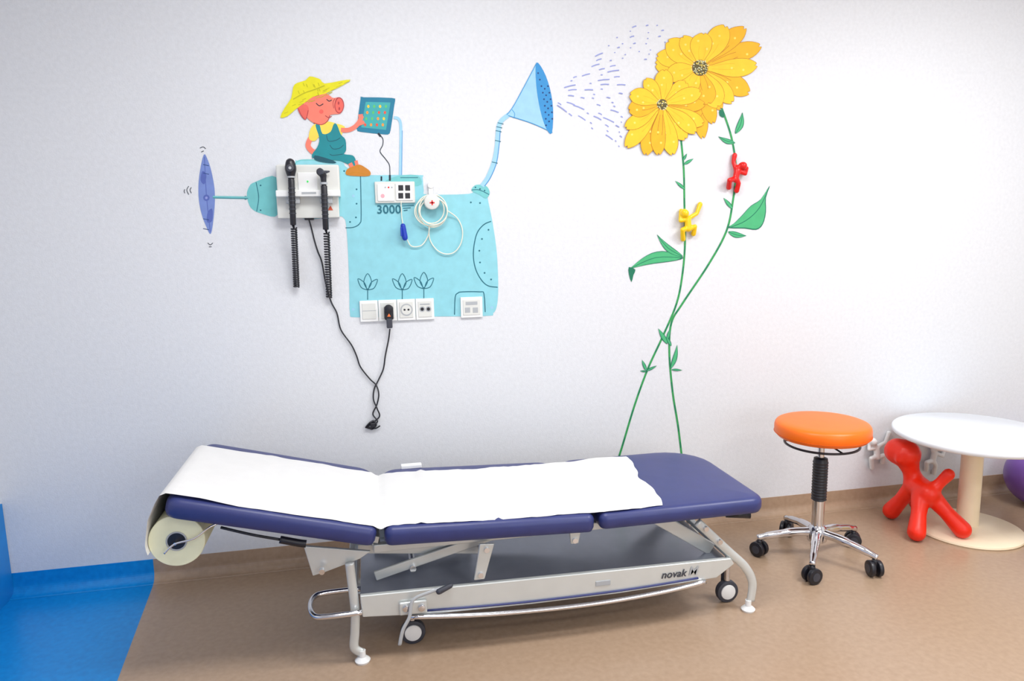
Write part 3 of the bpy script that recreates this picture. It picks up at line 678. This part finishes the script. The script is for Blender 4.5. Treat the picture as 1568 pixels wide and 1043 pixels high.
# ------------------------------------------------------------------ stool
SX, SY = 1.99, -.505
E = empty('swivel_stool', (SX, SY, 0))
R = .204; T0 = .584
lathe('seat', [(.0, T0), (R-.03, T0), (R-.012, T0+.004), (R-.003, T0+.014), (R-.001, T0+.018), (R+.001, T0+.022), (R+.001, T0+.048), (R-.002, T0+.060), (R-.008, T0+.068), (R-.020, T0+.073), (R-.05, T0+.076), (0, T0+.078)], (SX, SY, 0), M_orange, E, seg=72)
lathe('seat_seam', [(R-.001, 0), (R+.003, .002), (R-.001, .004)], (SX, SY, T0+.018), mat('orange_seam', (205, 85, 10), .5), E, seg=72)
lathe('seat_plate', [(.0, T0-.02), (.05, T0-.02), (.09, T0-.006), (.15, T0), (0, T0)], (SX, SY, 0), M_black, E)
sweep('release_ring', [(SX+.158*math.cos(t), SY+.158*math.sin(t), T0-.030) for t in [2*math.pi*i/24 for i in range(24)]], .0055, M_black, E, 8, 3, True)
for k in range(3):
    t = k*2*math.pi/3+.5; cyl('ring_spoke_%d' % k, (SX+.03*math.cos(t), SY+.03*math.sin(t), T0-.018), (SX+.158*math.cos(t), SY+.158*math.sin(t), T0-.030), .004, M_black, E, seg=8)
cyl('piston', (SX, SY, .46), (SX, SY, T0-.015), .014, M_chrome, E)
pr = [(.02, .285)]
for k in range(14): z = .29+k*.0135; pr += [(.034, z), (.031, z+.007)]
pr += [(.030, .485), (.016, .49)]
lathe('bellows', pr, (SX, SY, 0), M_black, E, seg=32)
lathe('column', [(.027, .12), (.027, .285), (.022, .29)], (SX, SY, 0), M_chrome, E, seg=32)
lathe('hub', [(.02, .085), (.042, .09), (.045, .12), (.040, .15), (.029, .165), (.02, .165)], (SX, SY, 0), M_chrome, E, seg=32)
for k in range(5):
    t = math.radians(16+72*k); d = Vector((math.cos(t), math.sin(t), 0)); c = Vector((SX, SY, 0))
    sweep('arm_%d' % k, [c+d*.02+Vector((0, 0, .130)), c+d*.10+Vector((0, 0, .125)), c+d*.19+Vector((0, 0, .108)), c+d*.265+Vector((0, 0, .088))], .017, M_chrome, E, 12, radii=[.022, .020, .017, .014])
    p = c+d*.255; rd = Vector((math.cos(t+.8), math.sin(t+.8), 0))
    cyl('caster_stem_%d' % k, p+Vector((0, 0, .05)), p+Vector((0, 0, .09)), .006, M_chrome, E, seg=12)
    for s in (-1, 1):
        nm = 'a' if s < 0 else 'b'
        cyl('caster_%d_%s' % (k, nm), p+rd*(s*.008)+Vector((0, 0, .036)), p+rd*(s*.028)+Vector((0, 0, .036)), .036, M_black, E, seg=28, bev=.005)
        cyl('caster_cap_%d_%s' % (k, nm), p+rd*(s*.0275)+Vector((0, 0, .036)), p+rd*(s*.030)+Vector((0, 0, .036)), .019, M_rubber, E, seg=20)
    blob('caster_hood_%d' % k, [(p+Vector((0, 0, .04)), .014, p+Vector((0, 0, .068)), .015)], M_black, E, .004, 2)

# ------------------------------------------------------------------ table
TX, TY, DZ = 2.91, -.40, .014
E = empty('round_play_table', (TX, TY, 0))
lathe('table_top', [(r, h+DZ) for r, h in [(0, .468), (.348, .468), (.358, .471), (.365, .480), (.365, .492), (.361, .498), (.355, .500), (0, .500)]], (TX, TY, 0), mat('table_white', (234, 238, 244), .22, var=.01), E, seg=96)
lathe('column', [(.052, .025), (.050, .06), (.048, .455+DZ), (.10, .462+DZ), (.10, .469+DZ)], (TX, TY, 0), M_tcream, E)
lathe('base_disc', [(0, 0), (.245, 0), (.25, .006), (.248, .014), (.22, .022), (.10, .030), (.056, .034), (0, .034)], (TX, TY, 0), M_tcream, E, seg=72)

# ------------------------------------------------------------------ toy dogs
def toydog(name, origin, ang, m, legs=None):
    e = empty(name, origin); O = Vector(origin)
    if legs is None:
        q = Matrix.Rotation(ang, 3, 'Z'); L = lambda x, y, z: O+q @ Vector((x, y, z))
        ft = [L(.15, .095, .042), L(.15, -.095, .042), L(-.15, .095, .042), L(-.15, -.095, .042)]
        hip = [L(.085, .04, .18), L(.085, -.04, .18), L(-.085, .04, .18), L(-.085, -.04, .18)]
        b0, b1 = L(.085, 0, .20), L(-.085, 0, .20); h = L(.14, 0, .36); hn = L(.19, 0, .365); t = L(-.13, 0, .30)
    else: ft, hip, b0, b1, h, hn, t = legs
    caps = [(b0, .060, b1, .058)]
    for f, hp in zip(ft, hip):
        mid = f.lerp(hp, .5); caps += [(hp, .046, mid, .036), (mid, .036, f, .044)]
    nk = b0.lerp(h, .45); caps += [(b0, .055, nk, .040), (nk, .040, h, .066), (h, .074, hn, .068), (b1, .040, b1.lerp(t, .55), .026), (b1.lerp(t, .55), .026, t, .030)]
    sd = (h-hn).cross(Vector((0, 0, 1))).normalized()
    for s in (-1, 1): caps.append((h+sd*s*.058+Vector((0, 0, .01)), .018, h+sd*s*.064+Vector((0, 0, -.02)), .018))
    blob(name+'_body', caps, m, e, .007, 8)
v = Vector
toydog('toy_dog_chair', (2.68, -.35, 0), 0, M_red, (
    [v((2.640, -.195, .044)), v((2.80, -.19, .072)), v((2.57, -.455, .044)), v((2.765, -.52, .066))],
    [v((2.69, -.27, .19)), v((2.73, -.27, .19)), v((2.655, -.37, .19)), v((2.70, -.39, .19))],
    v((2.70, -.28, .210)), v((2.68, -.39, .205)), v((2.655, -.25, .370)), v((2.64, -.215, .374)), v((2.75, -.43, .314))))
toydog('toy_dog_chair.001', (3.20, -.80, 0), math.radians(200), mat('yellow_toy', (245, 205, 30), .35))

# ------------------------------------------------------------------ ball
m = bpy.data.materials.new('ball_pattern'); m.use_nodes = True; nt = m.node_tree
tc = nt.nodes.new('ShaderNodeTexCoord'); vo = nt.nodes.new('ShaderNodeTexVoronoi'); vo.inputs['Scale'].default_value = 7
cr = nt.nodes.new('ShaderNodeValToRGB'); cr.color_ramp.interpolation = 'CONSTANT'
cr.color_ramp.elements[0].color = (.20, .09, .42, 1); cr.color_ramp.elements[1].position = .55; cr.color_ramp.elements[1].color = (.12, .2, .6, 1)
e_ = cr.color_ramp.elements.new(.78); e_.color = (.6, .12, .3, 1)
nt.links.new(tc.outputs['Object'], vo.inputs['Vector']); nt.links.new(vo.outputs['Color'], cr.inputs['Fac']); nt.links.new(cr.outputs['Color'], nt.nodes['Principled BSDF'].inputs['Base Color'])
nt.nodes['Principled BSDF'].inputs['Roughness'].default_value = .3
BXC = Vector((3.53, -.22, .165))
E = empty('play_ball', BXC)
lathe('ball_shell', [(.165*math.sin(math.pi*i/24), -.165*math.cos(math.pi*i/24)) for i in range(25)], BXC, m, E, seg=48)
lathe('ball_valve', [(.006, 0), (.006, .003), (.001, .003)], BXC+Vector((0, 0, .1635)), M_black, E, seg=12)
